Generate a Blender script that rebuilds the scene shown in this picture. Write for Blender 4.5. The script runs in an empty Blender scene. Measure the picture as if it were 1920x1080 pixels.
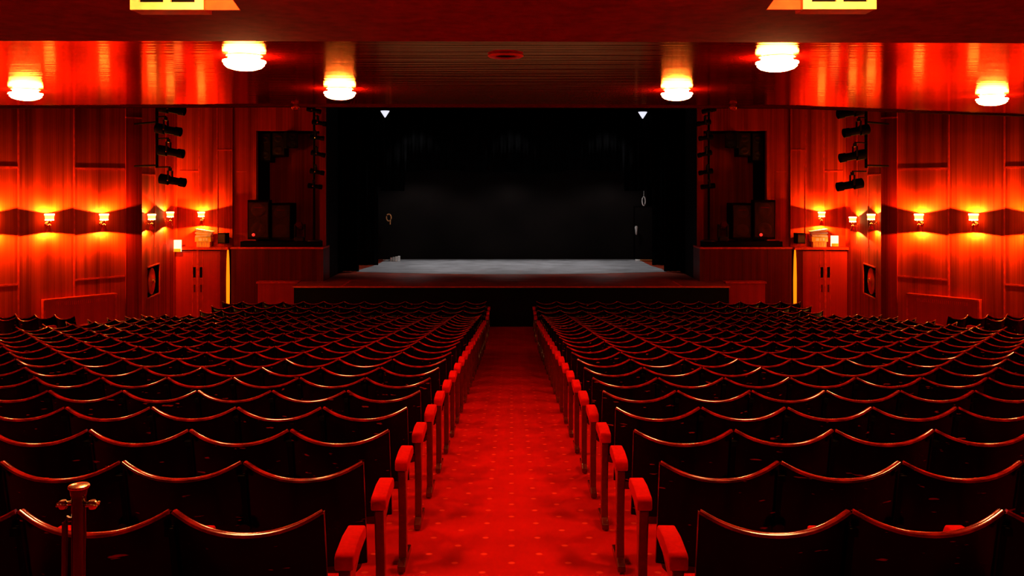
import bpy, bmesh, math, random
from mathutils import Vector, Matrix
PI = math.pi
random.seed(7)
S = bpy.context.scene
C = S.collection

# ------------------------------------------------------------------ camera, world, exposure
F = 1650.0; CX = 959.0; HY = 350.0; CZ = 3.92      # focal length in px, principal point, eye height
cam_d = bpy.data.cameras.new('camera'); cam = bpy.data.objects.new('camera', cam_d); C.objects.link(cam)
cam.location = (0, 0, CZ); cam.rotation_euler = (PI/2, 0, 0)
cam_d.sensor_width = 36; cam_d.lens = F/1920*36
cam_d.shift_x = (960-CX)/1920; cam_d.shift_y = -(540-HY)/1920
cam_d.clip_end = 200; S.camera = cam
w = bpy.data.worlds.new('world'); S.world = w; w.use_nodes = True
w.node_tree.nodes['Background'].inputs[0].default_value = (0, 0, 0, 1)
w.node_tree.nodes['Background'].inputs[1].default_value = 0.0
vs = S.view_settings
vs.view_transform = 'Standard'; vs.look = 'None'; vs.exposure = 0.0; vs.gamma = 1.0; vs.use_curve_mapping = False
S.cycles.use_denoising = True
S.cycles.max_bounces = 8; S.cycles.diffuse_bounces = 4; S.cycles.glossy_bounces = 4
S.cycles.sample_clamp_indirect = 8.0

LAMP = (1.0, 0.33, 0.04)          # colour of every tungsten lamp in the hall
SCONCE_UP, SCONCE_DOWN = 440.0, 350.0
DOME = 150.0
STAGE_SPOT = 420.0

def at(x, y, d):
    return Vector(((x-CX)*d/F, d, CZ-(y-HY)*d/F))

# ------------------------------------------------------------------ materials
def new_mat(name):
    m = bpy.data.materials.new(name); m.use_nodes = True
    return m, m.node_tree, m.node_tree.nodes['Principled BSDF']
def sock(b, *names):
    for n in names:
        if n in b.inputs: return b.inputs[n]
def mat(name, col, rough=0.6, metal=0.0, spec=0.5, coat=0.0, noise=None):
    m, nt, b = new_mat(name)
    b.inputs['Base Color'].default_value = (*col, 1); b.inputs['Roughness'].default_value = rough
    b.inputs['Metallic'].default_value = metal
    sock(b, 'Specular IOR Level').default_value = spec
    if coat: sock(b, 'Coat Weight').default_value = coat; sock(b, 'Coat Roughness').default_value = 0.12
    # every surface gets a slight procedural variation
    sc, amt = noise or (9.0, 0.25)
    tc = nt.nodes.new('ShaderNodeTexCoord'); n = nt.nodes.new('ShaderNodeTexNoise')
    n.inputs['Scale'].default_value = sc; n.inputs['Detail'].default_value = 3
    mr = nt.nodes.new('ShaderNodeMapRange'); mr.inputs[1].default_value = 0.3; mr.inputs[2].default_value = 0.7
    mr.inputs[3].default_value = 1-amt; mr.inputs[4].default_value = 1+amt
    mx = nt.nodes.new('ShaderNodeVectorMath'); mx.operation = 'SCALE'; mx.inputs[0].default_value = col
    nt.links.new(tc.outputs['Object'], n.inputs['Vector']); nt.links.new(n.outputs[0], mr.inputs[0])
    nt.links.new(mr.outputs[0], mx.inputs['Scale']); nt.links.new(mx.outputs[0], b.inputs['Base Color'])
    return m
def emis(name, col, strength):
    m, nt, b = new_mat(name)
    b.inputs['Base Color'].default_value = (*col, 1)
    sock(b, 'Emission Color').default_value = (*col, 1); sock(b, 'Emission Strength').default_value = strength
    return m
def panel_wood(name, col, rough=0.42, spec=0.35, lo=0.45, hi=1.3):
    """veneered panelling with vertical grain"""
    m, nt, b = new_mat(name); N = nt.nodes.new; L = nt.links.new
    g = N('ShaderNodeNewGeometry'); mp = N('ShaderNodeMapping'); mp.inputs['Scale'].default_value = (6, 6, 0.12)
    n1 = N('ShaderNodeTexNoise'); n1.inputs['Scale'].default_value = 1.0; n1.inputs['Detail'].default_value = 5
    L(g.outputs['Position'], mp.inputs[0]); L(mp.outputs[0], n1.inputs['Vector'])
    mp2 = N('ShaderNodeMapping'); mp2.inputs['Scale'].default_value = (38, 38, 0.5)
    n2 = N('ShaderNodeTexNoise'); n2.inputs['Detail'].default_value = 3; n2.inputs['Scale'].default_value = 1.0
    L(g.outputs['Position'], mp2.inputs[0]); L(mp2.outputs[0], n2.inputs['Vector'])
    ad = N('ShaderNodeMath'); ad.operation = 'MULTIPLY_ADD'; ad.inputs[1].default_value = 0.45; 
    L(n2.outputs[0], ad.inputs[0]); L(n1.outputs[0], ad.inputs[2])
    mr = N('ShaderNodeMapRange'); mr.inputs[1].default_value = 0.52; mr.inputs[2].default_value = 0.92
    mr.inputs[3].default_value = lo; mr.inputs[4].default_value = hi
    L(ad.outputs[0], mr.inputs[0])
    sc = N('ShaderNodeVectorMath'); sc.operation = 'SCALE'; sc.inputs[0].default_value = col
    L(mr.outputs[0], sc.inputs['Scale']); L(sc.outputs[0], b.inputs['Base Color'])
    b.inputs['Roughness'].default_value = rough; sock(b, 'Specular IOR Level').default_value = spec
    return m

M = {}
M['panel'] = panel_wood('wall_panelling', (0.50, 0.030, 0.003), 0.6, 0.05)
M['pilaster'] = panel_wood('pilaster_panelling', (0.30, 0.008, 0.001), 0.6, 0.05)
M['panel_low'] = panel_wood('dado_panelling', (0.13, 0.002, 0.0008), 0.45, 0.15)
M['batten'] = mat('wall_batten', (0.72, 0.03, 0.003), 0.4, spec=0.3)
M['ceil_matte'] = mat('ceiling_paint', (0.30, 0.002, 0.001), 0.9, spec=0.02)
M['lip'] = mat('balcony_edge_paint', (0.05, 0.001, 0.0005), 0.9, spec=0.02)
M['hall_ceiling'] = mat('upper_ceiling_paint', (0.12, 0.004, 0.002), 0.9, spec=0.1)
# lacquered soffit: long fine ripples across the width stretch the reflections
def soffit():
    m, nt, b = new_mat('lacquered_soffit'); N = nt.nodes.new; L = nt.links.new
    out = [n for n in nt.nodes if n.type == 'OUTPUT_MATERIAL'][0]; nt.nodes.remove(b)
    df = N('ShaderNodeBsdfDiffuse'); df.inputs[0].default_value = (0.20, 0.002, 0.001, 1)
    gl = N('ShaderNodeBsdfAnisotropic'); gl.inputs['Color'].default_value = (1.0, 0.40, 0.12, 1); gl.inputs['Roughness'].default_value = 0.10
    fr = N('ShaderNodeFresnel'); fr.inputs['IOR'].default_value = 1.75
    mx = N('ShaderNodeMixShader')
    g = N('ShaderNodeNewGeometry'); mp = N('ShaderNodeMapping'); mp.inputs['Scale'].default_value = (0.30, 9, 1)
    n = N('ShaderNodeTexNoise'); n.inputs['Scale'].default_value = 1.0; n.inputs['Detail'].default_value = 3
    L(g.outputs['Position'], mp.inputs[0]); L(mp.outputs[0], n.inputs['Vector'])
    bp = N('ShaderNodeBump'); bp.inputs['Strength'].default_value = 0.6; bp.inputs['Distance'].default_value = 0.004
    L(n.outputs[0], bp.inputs['Height']); L(bp.outputs[0], gl.inputs['Normal'])
    L(fr.outputs[0], mx.inputs[0]); L(df.outputs[0], mx.inputs[1]); L(gl.outputs[0], mx.inputs[2]); L(mx.outputs[0], out.inputs[0])
    return m
M['soffit'] = soffit()
# carpet with a staggered grid of little lighter motifs
def carpet():
    m, nt, b = new_mat('patterned_carpet'); N = nt.nodes.new; L = nt.links.new
    g = N('ShaderNodeNewGeometry'); sx = N('ShaderNodeSeparateXYZ'); L(g.outputs['Position'], sx.inputs[0])
    def mth(op, a, bb=None):
        q = N('ShaderNodeMath'); q.operation = op
        for i, v in enumerate((a, bb)):
            if v is None: continue
            if isinstance(v, (int, float)): q.inputs[i].default_value = v
            else: L(v, q.inputs[i])
        return q.outputs[0]
    P = 0.33
    X = mth('DIVIDE', sx.outputs[0], P); Y = mth('DIVIDE', sx.outputs[1], P)
    u = mth('ADD', X, Y); v = mth('SUBTRACT', X, Y)
    fu = mth('SUBTRACT', mth('FRACT', u), 0.5); fv = mth('SUBTRACT', mth('FRACT', v), 0.5)
    dx = mth('MULTIPLY', mth('ADD', fu, fv), 0.5*P); dy = mth('MULTIPLY', mth('SUBTRACT', fu, fv), 0.5*P)
    r = mth('SQRT', mth('ADD', mth('POWER', mth('ABSOLUTE', dx), 2), mth('POWER', mth('ABSOLUTE', dy), 2)))
    mr = N('ShaderNodeMapRange'); mr.inputs[1].default_value = 0.014; mr.inputs[2].default_value = 0.024
    mr.inputs[3].default_value = 1; mr.inputs[4].default_value = 0; L(r, mr.inputs[0])
    n = N('ShaderNodeTexNoise'); n.inputs['Scale'].default_value = 2.2; n.inputs['Detail'].default_value = 6
    L(g.outputs['Position'], n.inputs['Vector'])
    cr = N('ShaderNodeValToRGB'); e = cr.color_ramp.elements
    e[0].position = 0.3; e[0].color = (0.52, 0.0035, 0.0015, 1); e[1].position = 0.7; e[1].color = (0.70, 0.005, 0.002, 1)
    L(n.outputs[0], cr.inputs[0])
    mx = N('ShaderNodeMixRGB'); L(mr.outputs[0], mx.inputs[0]); L(cr.outputs[0], mx.inputs[1])
    mx.inputs[2].default_value = (0.9, 0.045, 0.02, 1)
    L(mx.outputs[0], b.inputs['Base Color']); b.inputs['Roughness'].default_value = 0.95
    sock(b, 'Specular IOR Level').default_value = 0.05
    return m
M['carpet'] = carpet()
# dark lacquered plywood with knocks and scratches
def seat_wood():
    m, nt, b = new_mat('dark_lacquered_plywood'); N = nt.nodes.new; L = nt.links.new
    tc = N('ShaderNodeTexCoord'); oi = N('ShaderNodeObjectInfo')
    ad = N('ShaderNodeVectorMath'); ad.operation = 'ADD'
    sc = N('ShaderNodeVectorMath'); sc.operation = 'SCALE'; sc.inputs[0].default_value = (31, 17, 23); L(oi.outputs['Random'], sc.inputs['Scale'])
    L(tc.outputs['Object'], ad.inputs[0]); L(sc.outputs[0], ad.inputs[1])
    mp = N('ShaderNodeMapping'); mp.inputs['Scale'].default_value = (9, 9, 45); L(ad.outputs[0], mp.inputs[0])
    n = N('ShaderNodeTexNoise'); n.inputs['Scale'].default_value = 1; n.inputs['Detail'].default_value = 2; L(mp.outputs[0], n.inputs['Vector'])
    mr = N('ShaderNodeMapRange'); mr.inputs[1].default_value = 0.70; mr.inputs[2].default_value = 0.73; L(n.outputs[0], mr.inputs[0])
    mx = N('ShaderNodeMixRGB'); L(mr.outputs[0], mx.inputs[0]); mx.inputs[1].default_value = (0.002, 0.0001, 0.0001, 1); mx.inputs[2].default_value = (0.55, 0.04, 0.01, 1)
    L(mx.outputs[0], b.inputs['Base Color']); b.inputs['Roughness'].default_value = 0.22
    sock(b, 'Specular IOR Level').default_value = 0.09
    return m
M['seat_wood'] = seat_wood()
M['trim_wood'] = mat('worn_seat_edge', (0.38, 0.008, 0.002), 0.15, spec=0.7, coat=0.4, noise=(14, 0.75))
M['post_wood'] = mat('seat_standard_wood', (0.12, 0.005, 0.0015), 0.25, spec=0.5, coat=0.4)
M['fabric'] = mat('red_plush', (0.75, 0.003, 0.001), 0.9, spec=0.05, noise=(60, 0.06))
M['cushion'] = mat('dark_red_plush', (0.10, 0.002, 0.001), 0.95, spec=0.05)
M['iron'] = mat('black_iron', (0.012, 0.004, 0.003), 0.4, spec=0.4)
M['black'] = mat('black_painted', (0.0025, 0.0015, 0.0015), 0.7, spec=0.06)
M['velvet'] = mat('black_velvet', (0.0035, 0.0035, 0.0038), 1.0, spec=0.0, noise=(3, 0.4))
M['backdrop'] = mat('charcoal_backdrop', (0.011, 0.0085, 0.008), 0.95, spec=0.05, noise=(0.5, 0.3))
M['grille'] = mat('speaker_grille', (0.010, 0.007, 0.006), 0.5, spec=0.3)
M['chrome'] = mat('polished_chrome', (0.14, 0.08, 0.06), 0.10, metal=1.0)
M['bead'] = mat('beaded_gilt', (0.95, 0.62, 0.38), 0.2, metal=1.0)
M['brass'] = mat('polished_brass', (0.95, 0.55, 0.22), 0.18, metal=1.0)
M['white_paint'] = mat('cream_paint', (0.9, 0.8, 0.25), 0.5)
M['yellow'] = mat('yellow_card', (0.85, 0.60, 0.06), 0.6)
M['white'] = mat('white_card', (0.9, 0.88, 0.85), 0.6)
M['pale_post'] = mat('orange_flap', (0.85, 0.09, 0.01), 0.5, spec=0.1)
M['gap_glow'] = emis('glowing_strip', (1.0, 0.22, 0.003), 1.5)
M['red_metal'] = mat('red_enamel', (0.75, 0.012, 0.005), 0.3)
M['rad'] = panel_wood('radiator_cover_wood', (0.55, 0.014, 0.003), 0.4, 0.4, 0.8, 1.1)
M['deck'] = mat('stage_deck_timber', (0.34, 0.03, 0.008), 0.35, spec=0.5, noise=(3, 0.4))
M['glass_dark'] = mat('dark_glass', (0.004, 0.003, 0.003), 0.08, spec=0.5)
M['dome'] = emis('ceiling_lamp_glass', (1.0, 0.40, 0.12), DOME)
M['shade'] = emis('sconce_shade_glow', (1.0, 0.5, 0.14), 22.0)
M['shade_dim'] = emis('sconce_shade_dim', (1.0, 0.4, 0.08), 3.5)
M['lit_sign'] = emis('lit_notice', (1.0, 0.7, 0.35), 2.2)
M['led'] = emis('red_indicator', (1.0, 0.03, 0.02), 1.2)
M['stage_lens'] = emis('stage_lamp_beam_face', (0.75, 0.78, 0.9), 1.1)
M['hook_orange'] = mat('orange_rope', (0.8, 0.35, 0.12), 0.6)
def vinyl():
    m, nt, b = new_mat('grey_dance_floor'); N = nt.nodes.new; L = nt.links.new
    g = N('ShaderNodeNewGeometry'); mp = N('ShaderNodeMapping'); mp.inputs['Scale'].default_value = (1.2, 1.6, 1)
    n = N('ShaderNodeTexNoise'); n.inputs['Scale'].default_value = 1.0; n.inputs['Detail'].default_value = 6; n.inputs['Roughness'].default_value = 0.7
    L(g.outputs['Position'], mp.inputs[0]); L(mp.outputs[0], n.inputs['Vector'])
    cr = N('ShaderNodeValToRGB'); e = cr.color_ramp.elements
    e[0].position = 0.3; e[0].color = (0.22, 0.21, 0.22, 1); e[1].position = 0.75; e[1].color = (0.50, 0.49, 0.52, 1)
    L(n.outputs[0], cr.inputs[0]); L(cr.outputs[0], b.inputs['Base Color'])
    b.inputs['Roughness'].default_value = 0.38; sock(b, 'Specular IOR Level').default_value = 0.4
    return m
M['vinyl'] = vinyl()

# ------------------------------------------------------------------ mesh helpers
def box(bm, x0, x1, y0, y1, z0, z1, mi=0):
    if x0 > x1: x0, x1 = x1, x0
    v = [bm.verts.new((x, y, z)) for x in (x0, x1) for y in (y0, y1) for z in (z0, z1)]
    for f in ((0,1,3,2), (4,6,7,5), (0,4,5,1), (2,3,7,6), (0,2,6,4), (1,5,7,3)):
        bm.faces.new([v[i] for i in f]).material_index = mi
def obox(bm, c, sx, sy, sz, rot, mi=0):
    """box of full size sx,sy,sz about c with rotation matrix rot"""
    vs_ = [bm.verts.new(Vector(c)+rot@Vector((a*sx/2, b*sy/2, d*sz/2))) for a in (-1,1) for b in (-1,1) for d in (-1,1)]
    for f in ((0,1,3,2), (4,6,7,5), (0,4,5,1), (2,3,7,6), (0,2,6,4), (1,5,7,3)):
        bm.faces.new([vs_[i] for i in f]).material_index = mi
def lathe(bm, prof, c=(0,0,0), seg=20, axis=None):
    """prof: list of (radius, z)"""
    R = axis or Matrix.Identity(3); rings = []
    for r, z in prof:
        rings.append([bm.verts.new(Vector(c)+R@Vector((max(r,1e-4)*math.cos(2*PI*i/seg), max(r,1e-4)*math.sin(2*PI*i/seg), z))) for i in range(seg)])
    for a, b in zip(rings, rings[1:]):
        for i in range(seg):
            bm.faces.new((a[i], a[(i+1)%seg], b[(i+1)%seg], b[i]))
    bm.faces.new(rings[0][::-1]); bm.faces.new(rings[-1])
def tube(bm, pts, r, seg=8):
    pts = [Vector(p) for p in pts]; rings = []
    for i, p in enumerate(pts):
        t = (pts[min(i+1, len(pts)-1)]-pts[max(i-1, 0)]).normalized()
        up = Vector((0,0,1)) if abs(t.z) < 0.9 else Vector((1,0,0))
        a = t.cross(up).normalized(); b = a.cross(t)
        rings.append([bm.verts.new(p+r*(math.cos(2*PI*k/seg)*a+math.sin(2*PI*k/seg)*b)) for k in range(seg)])
    for A, B in zip(rings, rings[1:]):
        for k in range(seg): bm.faces.new((A[k], A[(k+1)%seg], B[(k+1)%seg], B[k]))
    bm.faces.new(rings[0][::-1]); bm.faces.new(rings[-1])
def prism(bm, poly, z0, z1):
    a = [bm.verts.new((x, y, z0)) for x, y in poly]; b = [bm.verts.new((x, y, z1)) for x, y in poly]
    n = len(poly)
    bm.faces.new(a[::-1]); bm.faces.new(b)
    for i in range(n): bm.faces.new((a[i], a[(i+1)%n], b[(i+1)%n], b[i]))
def finish(bm, smooth=False, bevel=0.0):
    bmesh.ops.recalc_face_normals(bm, faces=bm.faces)
    if bevel:
        bmesh.ops.bevel(bm, geom=bm.edges[:]+bm.verts[:], offset=bevel, segments=2, profile=0.5, affect='EDGES')
    for f in bm.faces: f.smooth = smooth
def obj(name, bm, mats, parent=None, smooth=False, bevel=0.0, loc=None):
    finish(bm, smooth, bevel)
    me = bpy.data.meshes.new(name); bm.to_mesh(me); bm.free()
    for m in (mats if isinstance(mats, (list, tuple)) else [mats]): me.materials.append(m)
    if smooth:
        try: me.set_sharp_from_angle(angle=math.radians(40))
        except Exception: pass
    o = bpy.data.objects.new(name, me); C.objects.link(o)
    if parent: o.parent = parent
    if loc: o.location = loc
    return o
def BM(): return bmesh.new()
def tag(o, label, cat, group=None, kind=None):
    o['label'] = label; o['category'] = cat
    if group: o['group'] = group
    if kind: o['kind'] = kind
    return o
def thing(name, label, cat, loc=(0,0,0), rotz=0.0, group=None):
    o = bpy.data.objects.new(name, None); C.objects.link(o); o.empty_display_size = 0.1
    o.location = loc; o.rotation_euler = (0, 0, rotz)
    return tag(o, label, cat, group)
def struct(name, bm, m, label=None, **k):
    o = obj(name, bm, m, **k); o['kind'] = 'structure'
    if label: o['label'] = label
    return o
def dup(root, loc, rotz, label, group=None, skip=()):
    r = root.copy(); C.objects.link(r); r.location = loc; r.rotation_euler = (0, 0, rotz); r['label'] = label
    if group: r['group'] = group
    for ch in list(root.children):
        if ch.name.split('.')[0] in skip: continue
        c = ch.copy(); C.objects.link(c); c.parent = r
        for g in list(ch.children):
            d = g.copy(); C.objects.link(d); d.parent = c
    return r
ORD = 'first second third fourth fifth sixth seventh eighth ninth tenth eleventh twelfth thirteenth fourteenth fifteenth sixteenth seventeenth eighteenth nineteenth twentieth'.split()

def floor_z(y): return max(0.0, 2.26-0.103*y)

# ------------------------------------------------------------------ setting: floor, walls, ceilings
bm = BM()
pr = [(-7, 2.26+0.721), (21.942, 0.0), (34.9, 0.0)]
for s0 in (0,):
    a = [bm.verts.new((-13.2, y, z)) for y, z in pr]+[bm.verts.new((-13.2, 34.9, -0.4)), bm.verts.new((-13.2, -7, -0.4))]
    b = [bm.verts.new((13.2, y, z)) for y, z in pr]+[bm.verts.new((13.2, 34.9, -0.4)), bm.verts.new((13.2, -7, -0.4))]
    bm.faces.new(a); bm.faces.new(b[::-1])
    for i in range(5): bm.faces.new((a[i], a[(i+1)%5], b[(i+1)%5], b[i]))
struct('floor', bm, M['carpet'], 'red patterned carpet on the raked floor')

ZT = 9.4
bm = BM(); box(bm, -13.2, 13.2, -7.2, -7.0, 2.0, ZT); struct('wall_rear', bm, M['panel'])
bm = BM(); box(bm, -13.2, 13.2, 12.0, 36.0, ZT, ZT+0.2); struct('ceiling_upper', bm, M['hall_ceiling'], 'high ceiling over the front of the hall')
# balcony soffit: matte rear part, lacquered front part, lip
CH = 1.14; CZ1 = CZ+CH
nearL, nearR, farL, farC0, farC1, farR = 6.79, 7.13, 12.6, 12.3, 12.5, 13.95
bm = BM(); prism(bm, [(-13.2, 6.74), (0, 6.84), (4.0, 6.92), (13.2, 7.3), (13.2, 14.7), (8.1, farR), (4.0, farC1), (-3.4, farC0), (-13.2, 12.8)], CZ1, CZ1+0.35)
struct('ceiling', bm, M['soffit'], 'glossy lacquered underside of the balcony')
bm = BM(); prism(bm, [(-13.2, -7.0), (13.2, -7.0), (13.2, 7.3), (4.0, 6.92), (0, 6.84), (-13.2, 6.74)], CZ1-0.012, CZ1+0.35)
struct('ceiling_rear', bm, M['ceil_matte'], 'matt dark red ceiling above the camera')
bm = BM(); far = [(-13.2, 12.8), (-3.4, farC0), (4.0, farC1), (8.1, farR), (13.2, 14.7)]
for (x0, y0), (x1, y1) in zip(far, far[1:]):
    v = [bm.verts.new(p) for p in ((x0,y0,CZ1-0.022), (x1,y1,CZ1-0.022), (x1,y1+0.12,CZ1-0.022), (x0,y0+0.12,CZ1-0.022), (x0,y0,CZ1+1.4), (x1,y1,CZ1+1.4), (x1,y1+0.12,CZ1+1.4), (x0,y0+0.12,CZ1+1.4))]
    for f in ((0,1,2,3), (4,7,6,5), (0,4,5,1), (2,6,7,3), (1,5,6,2), (0,3,7,4)): bm.faces.new([v[i] for i in f])
struct('trim_1', bm, M['lip'], 'front edge of the balcony')

A0 = Vector((9.93, 20.0)); AD = Vector((-0.656, 0.755)); AN = Vector((-0.755, -0.656))   # right-hand side; x mirrored for the left
def wall_pt(t, off=0.0): return A0+AD*t+AN*off
for s, side in ((-1, 'left'), (1, 'right')):
    def X(x): return s*x
    # angled side wall with its battens
    bm = BM(); T = [-4.3, 1.169]
    def slab(t0, t1, z0, z1, o0, o1, mi=0):
        q = [wall_pt(t0, o0), wall_pt(t1, o0), wall_pt(t1, o1), wall_pt(t0, o1)]
        a = [bm.verts.new((s*p.x, p.y, z0)) for p in q]; b = [bm.verts.new((s*p.x, p.y, z1)) for p in q]
        for f in (a, b[::-1], [a[0],b[0],b[1],a[1]], [a[1],b[1],b[2],a[2]], [a[2],b[2],b[3],a[3]], [a[3],b[3],b[0],a[0]]):
            bm.faces.new(f).material_index = mi
    slab(T[0], T[1], 0, ZT, 0.0, -0.3)
    ZU, ZL = 4.34, 1.80
    for k in range(5):
        t1 = 1.169-1.175*k; t0 = t1-1.175
        if k: slab(t1-0.016, t1+0.016, 0.2, ZT, -0.01, 0.012, 1)
        if k % 2 == 0:
            slab(t0+0.02, t1-0.02, ZU-0.02, ZU+0.02, -0.01, 0.014, 1)
            slab(t0+0.02, t1-0.02, ZL-0.02, ZL+0.015, -0.01, 0.014, 1)
        else:
            slab(t0+0.02, t1-0.02, 5.72, 5.76, -0.01, 0.014, 1)
    struct('wall_'+side, bm, [M['panel'], M['batten']], 'panelled side wall, %s' % side)
    # parallel rear part of the side wall (out of view)
    p = wall_pt(-4.3)
    bm = BM(); box(bm, X(p.x), X(p.x+0.3), -7, p.y+0.2, 0.0, ZT); struct('wall_%s_rear' % side, bm, M['panel'])
    # pilaster
    bm = BM()
    for z0, z1, o_ in ((0, 5.55, 0.03), (5.55, 5.58, 0.036), (5.58, ZT, 0.03)):
        q = [wall_pt(1.169, o_), wall_pt(1.56, o_), wall_pt(1.56, -0.12), wall_pt(1.169, -0.28)]
        a = [bm.verts.new((s*p.x, p.y, z0)) for p in q]; b = [bm.verts.new((s*p.x, p.y, z1)) for p in q]
        for f in (a, b[::-1], [a[0],b[0],b[1],a[1]], [a[1],b[1],b[2],a[2]], [a[2],b[2],b[3],a[3]], [a[3],b[3],b[0],a[0]]):
            bm.faces.new(f).material_index = 1 if z1-z0 < 0.1 else 0
    struct('trim_%d' % (2 if s < 0 else 3), bm, [M['pilaster'], M['batten']], 'square pilaster at the end of the side wall')
    # bay wall
    bm = BM(); q0 = Vector((9.2, 21.0)); q1 = Vector((10.0, 26.4)); dn = (q1-q0).normalized(); nn = Vector((-dn.y, dn.x))
    if nn.x > 0: nn = -nn
    def seg_slab(t0, t1, z0, z1, o0, o1, mi=0):
        q = [q0+dn*t0+nn*o0, q0+dn*t1+nn*o0, q0+dn*t1+nn*o1, q0+dn*t0+nn*o1]
        a = [bm.verts.new((s*p.x, p.y, z0)) for p in q]; b = [bm.verts.new((s*p.x, p.y, z1)) for p in q]
        for f in (a, b[::-1], [a[0],b[0],b[1],a[1]], [a[1],b[1],b[2],a[2]], [a[2],b[2],b[3],a[3]], [a[3],b[3],b[0],a[0]]):
            bm.faces.new(f).material_index = mi
    BL = (q1-q0).length
    # wall with a niche for the hose reel: t 1.75..3.1
    n0, n1, nz0, nz1 = 1.95, 3.15, 1.02, 1.80
    seg_slab(0, n0, 0, ZT, 0, -0.4); seg_slab(n1, BL, 0, ZT, 0, -0.4)
    seg_slab(n0, n1, 0, nz0, 0, -0.4); seg_slab(n0, n1, nz1, ZT, 0, -0.4)
    seg_slab(n0, n1, nz0, nz1, -0.3, -0.4, 2)
    seg_slab(n0, n0+0.006, nz0, nz1, -0.3, -0.001, 2); seg_slab(n1-0.006, n1, nz0, nz1, -0.3, -0.001, 2)
    seg_slab(n0, n1, nz0, nz0+0.006, -0.3, -0.001, 2); seg_slab(n0, n1, nz1-0.006, nz1, -0.3, -0.001, 2)
    seg_slab(n0-0.03, n1+0.03, nz0-0.03, nz0, -0.0, 0.03, 1); seg_slab(n0-0.03, n1+0.03, nz1, nz1+0.03, 0, 0.03, 1)
    seg_slab(n1, n1+0.03, nz0, nz1, 0, 0.03, 1)
    seg_slab(2.7, 2.73, 2.3, ZT, 0, 0.012, 1); seg_slab(3.9, 3.93, 2.3, ZT, 0, 0.012, 1)
    seg_slab(0.5, 2.7, 4.22, 4.25, 0, 0.02, 1)
    struct('wall_%s_bay' % side, bm, [M['panel'], M['batten'], M['black']], 'bay wall with the hose niche, %s' % side)
    # hose reel in the niche
    c2 = q0+dn*2.42+nn*0.0
    hr = thing('fire_hose_reel', 'red fire hose reel in the dark niche of the %s bay wall' % side, 'fire hose', (s*c2.x, c2.y, 1.41), 0.0)
    R = Vector((0,0,1)).rotation_difference(Vector((s*nn.x, nn.y, 0))).to_matrix()
    bm = BM(); lathe(bm, [(0.30,-0.02), (0.35,-0.02), (0.35,0.0), (0.1,0.01), (0.06,0.03)], seg=28, axis=R); obj('disc', bm, M['red_metal'], hr, True)
    bm = BM(); lathe(bm, [(0.05,0.02), (0.07,0.03), (0.07,0.07), (0.02,0.08)], seg=16, axis=R); obj('hub', bm, M['brass'], hr, True)
    bm = BM(); lathe(bm, [(0.24,-0.12), (0.30,-0.10), (0.31,-0.05), (0.24,-0.02)], seg=28, axis=R); obj('hose', bm, M['red_metal'], hr, True)
    # upper wall over the doors, slightly set back
    bm = BM(); box(bm, X(8.34), X(10.3), 26.3, 26.6, 2.1, ZT)
    for (xa, xb) in ((9.32, 9.35), (8.78, 8.81)): box(bm, X(xa), X(xb), 26.288, 26.3, 2.2, ZT, 1)
    box(bm, X(9.35), X(9.9), 26.27, 26.3, 4.36, 4.40, 1); box(bm, X(8.34), X(8.8), 26.27, 26.3, 5.0, 5.03, 1)
    struct('wall_%s_door' % side, bm, [M['panel'], M['batten']], 'wall above the exit doors, %s' % side)
    # door block with its ledge
    bm = BM(); box(bm, X(8.36), X(8.61), 26.0, 26.3, 0, 2.06); box(bm, X(9.95), X(10.2), 26.0, 26.3, 0, 2.06)
    box(bm, X(8.61), X(9.95), 26.2, 26.3, 0, 2.06)
    box(bm, X(8.34), X(10.15), 25.9, 26.32, 2.06, 2.13, 1)
    struct('trim_%d' % (4 if s < 0 else 5), bm, [M['panel_low'], M['batten']], 'door surround with a shelf-like ledge')
    d = thing('door_%d' % (1 if s < 0 else 2), 'red panelled double exit door below the ledge, %s of the stage' % side, 'door', (s*9.28, 26.1, 0)); d['kind'] = 'structure'
    for h in (-1, 1):
        x0 = h*0.02; x1 = h*0.655
        lf_ = BM()
        # leaf with a narrow vision strip
        def lb(a, b, z0, z1, y0=-0.06, y1=0.0, mi=0): box(lf_, a, b, y0, y1, z0, z1, mi)
        sx0, sx1 = (h*0.05, h*0.15)
        lb(x0, sx0, 0.02, 2.02); lb(sx1, x1, 0.02, 2.02); lb(sx0, sx1, 0.02, 1.22); lb(sx0, sx1, 1.54, 2.02)
        lf = obj('door_leaf', lf_, M['rad'], d)
        g = BM(); box(g, sx0, sx1, -0.04, -0.03, 1.22, 1.54); obj('vision_panel', g, M['glass_dark'], lf)
        g = BM(); box(g, sx1-0.008*h, sx1+0.012*h, -0.075, -0.055, 0.02, 2.02); box(g, sx0, sx1, -0.075, -0.055, 1.20, 1.225); box(g, sx0-0.012*h, sx0+0.004*h, -0.075, -0.055, 1.2, 1.56)
        obj('door_bead', g, M['batten'], lf)
        g = BM(); box(g, h*0.07, h*0.12, -0.075, -0.055, 0.80, 1.02); obj('push_plate', g, M['post_wood'], lf, bevel=0.004)
    g = BM(); box(g, -0.03, 0.03, -0.085, -0.02, 0.01, 2.04); obj('astragal', g, M['batten'], d)
    # light leaking through the door gap, built as a solid glowing strip
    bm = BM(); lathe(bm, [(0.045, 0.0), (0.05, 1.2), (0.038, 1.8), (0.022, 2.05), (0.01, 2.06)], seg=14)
    o = obj('lit_door_gap', bm, M['gap_glow'], None, True, loc=(s*8.345, 25.90, 0))
    tag(o, 'tall slim orange strip of light leaking between the %s doors and the dark dado' % side, 'light leak')
    # dado box beside the stage
    bm = BM(); box(bm, X(5.56), X(8.28), 26.0, 26.9, 0, 2.08); box(bm, X(5.56), X(8.29), 25.95, 26.9, 2.08, 2.135, 1)
    struct('trim_%d' % (6 if s < 0 else 7), bm, [M['panel_low'], M['batten']], 'dark dado with a ledge beside the stage')
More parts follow.
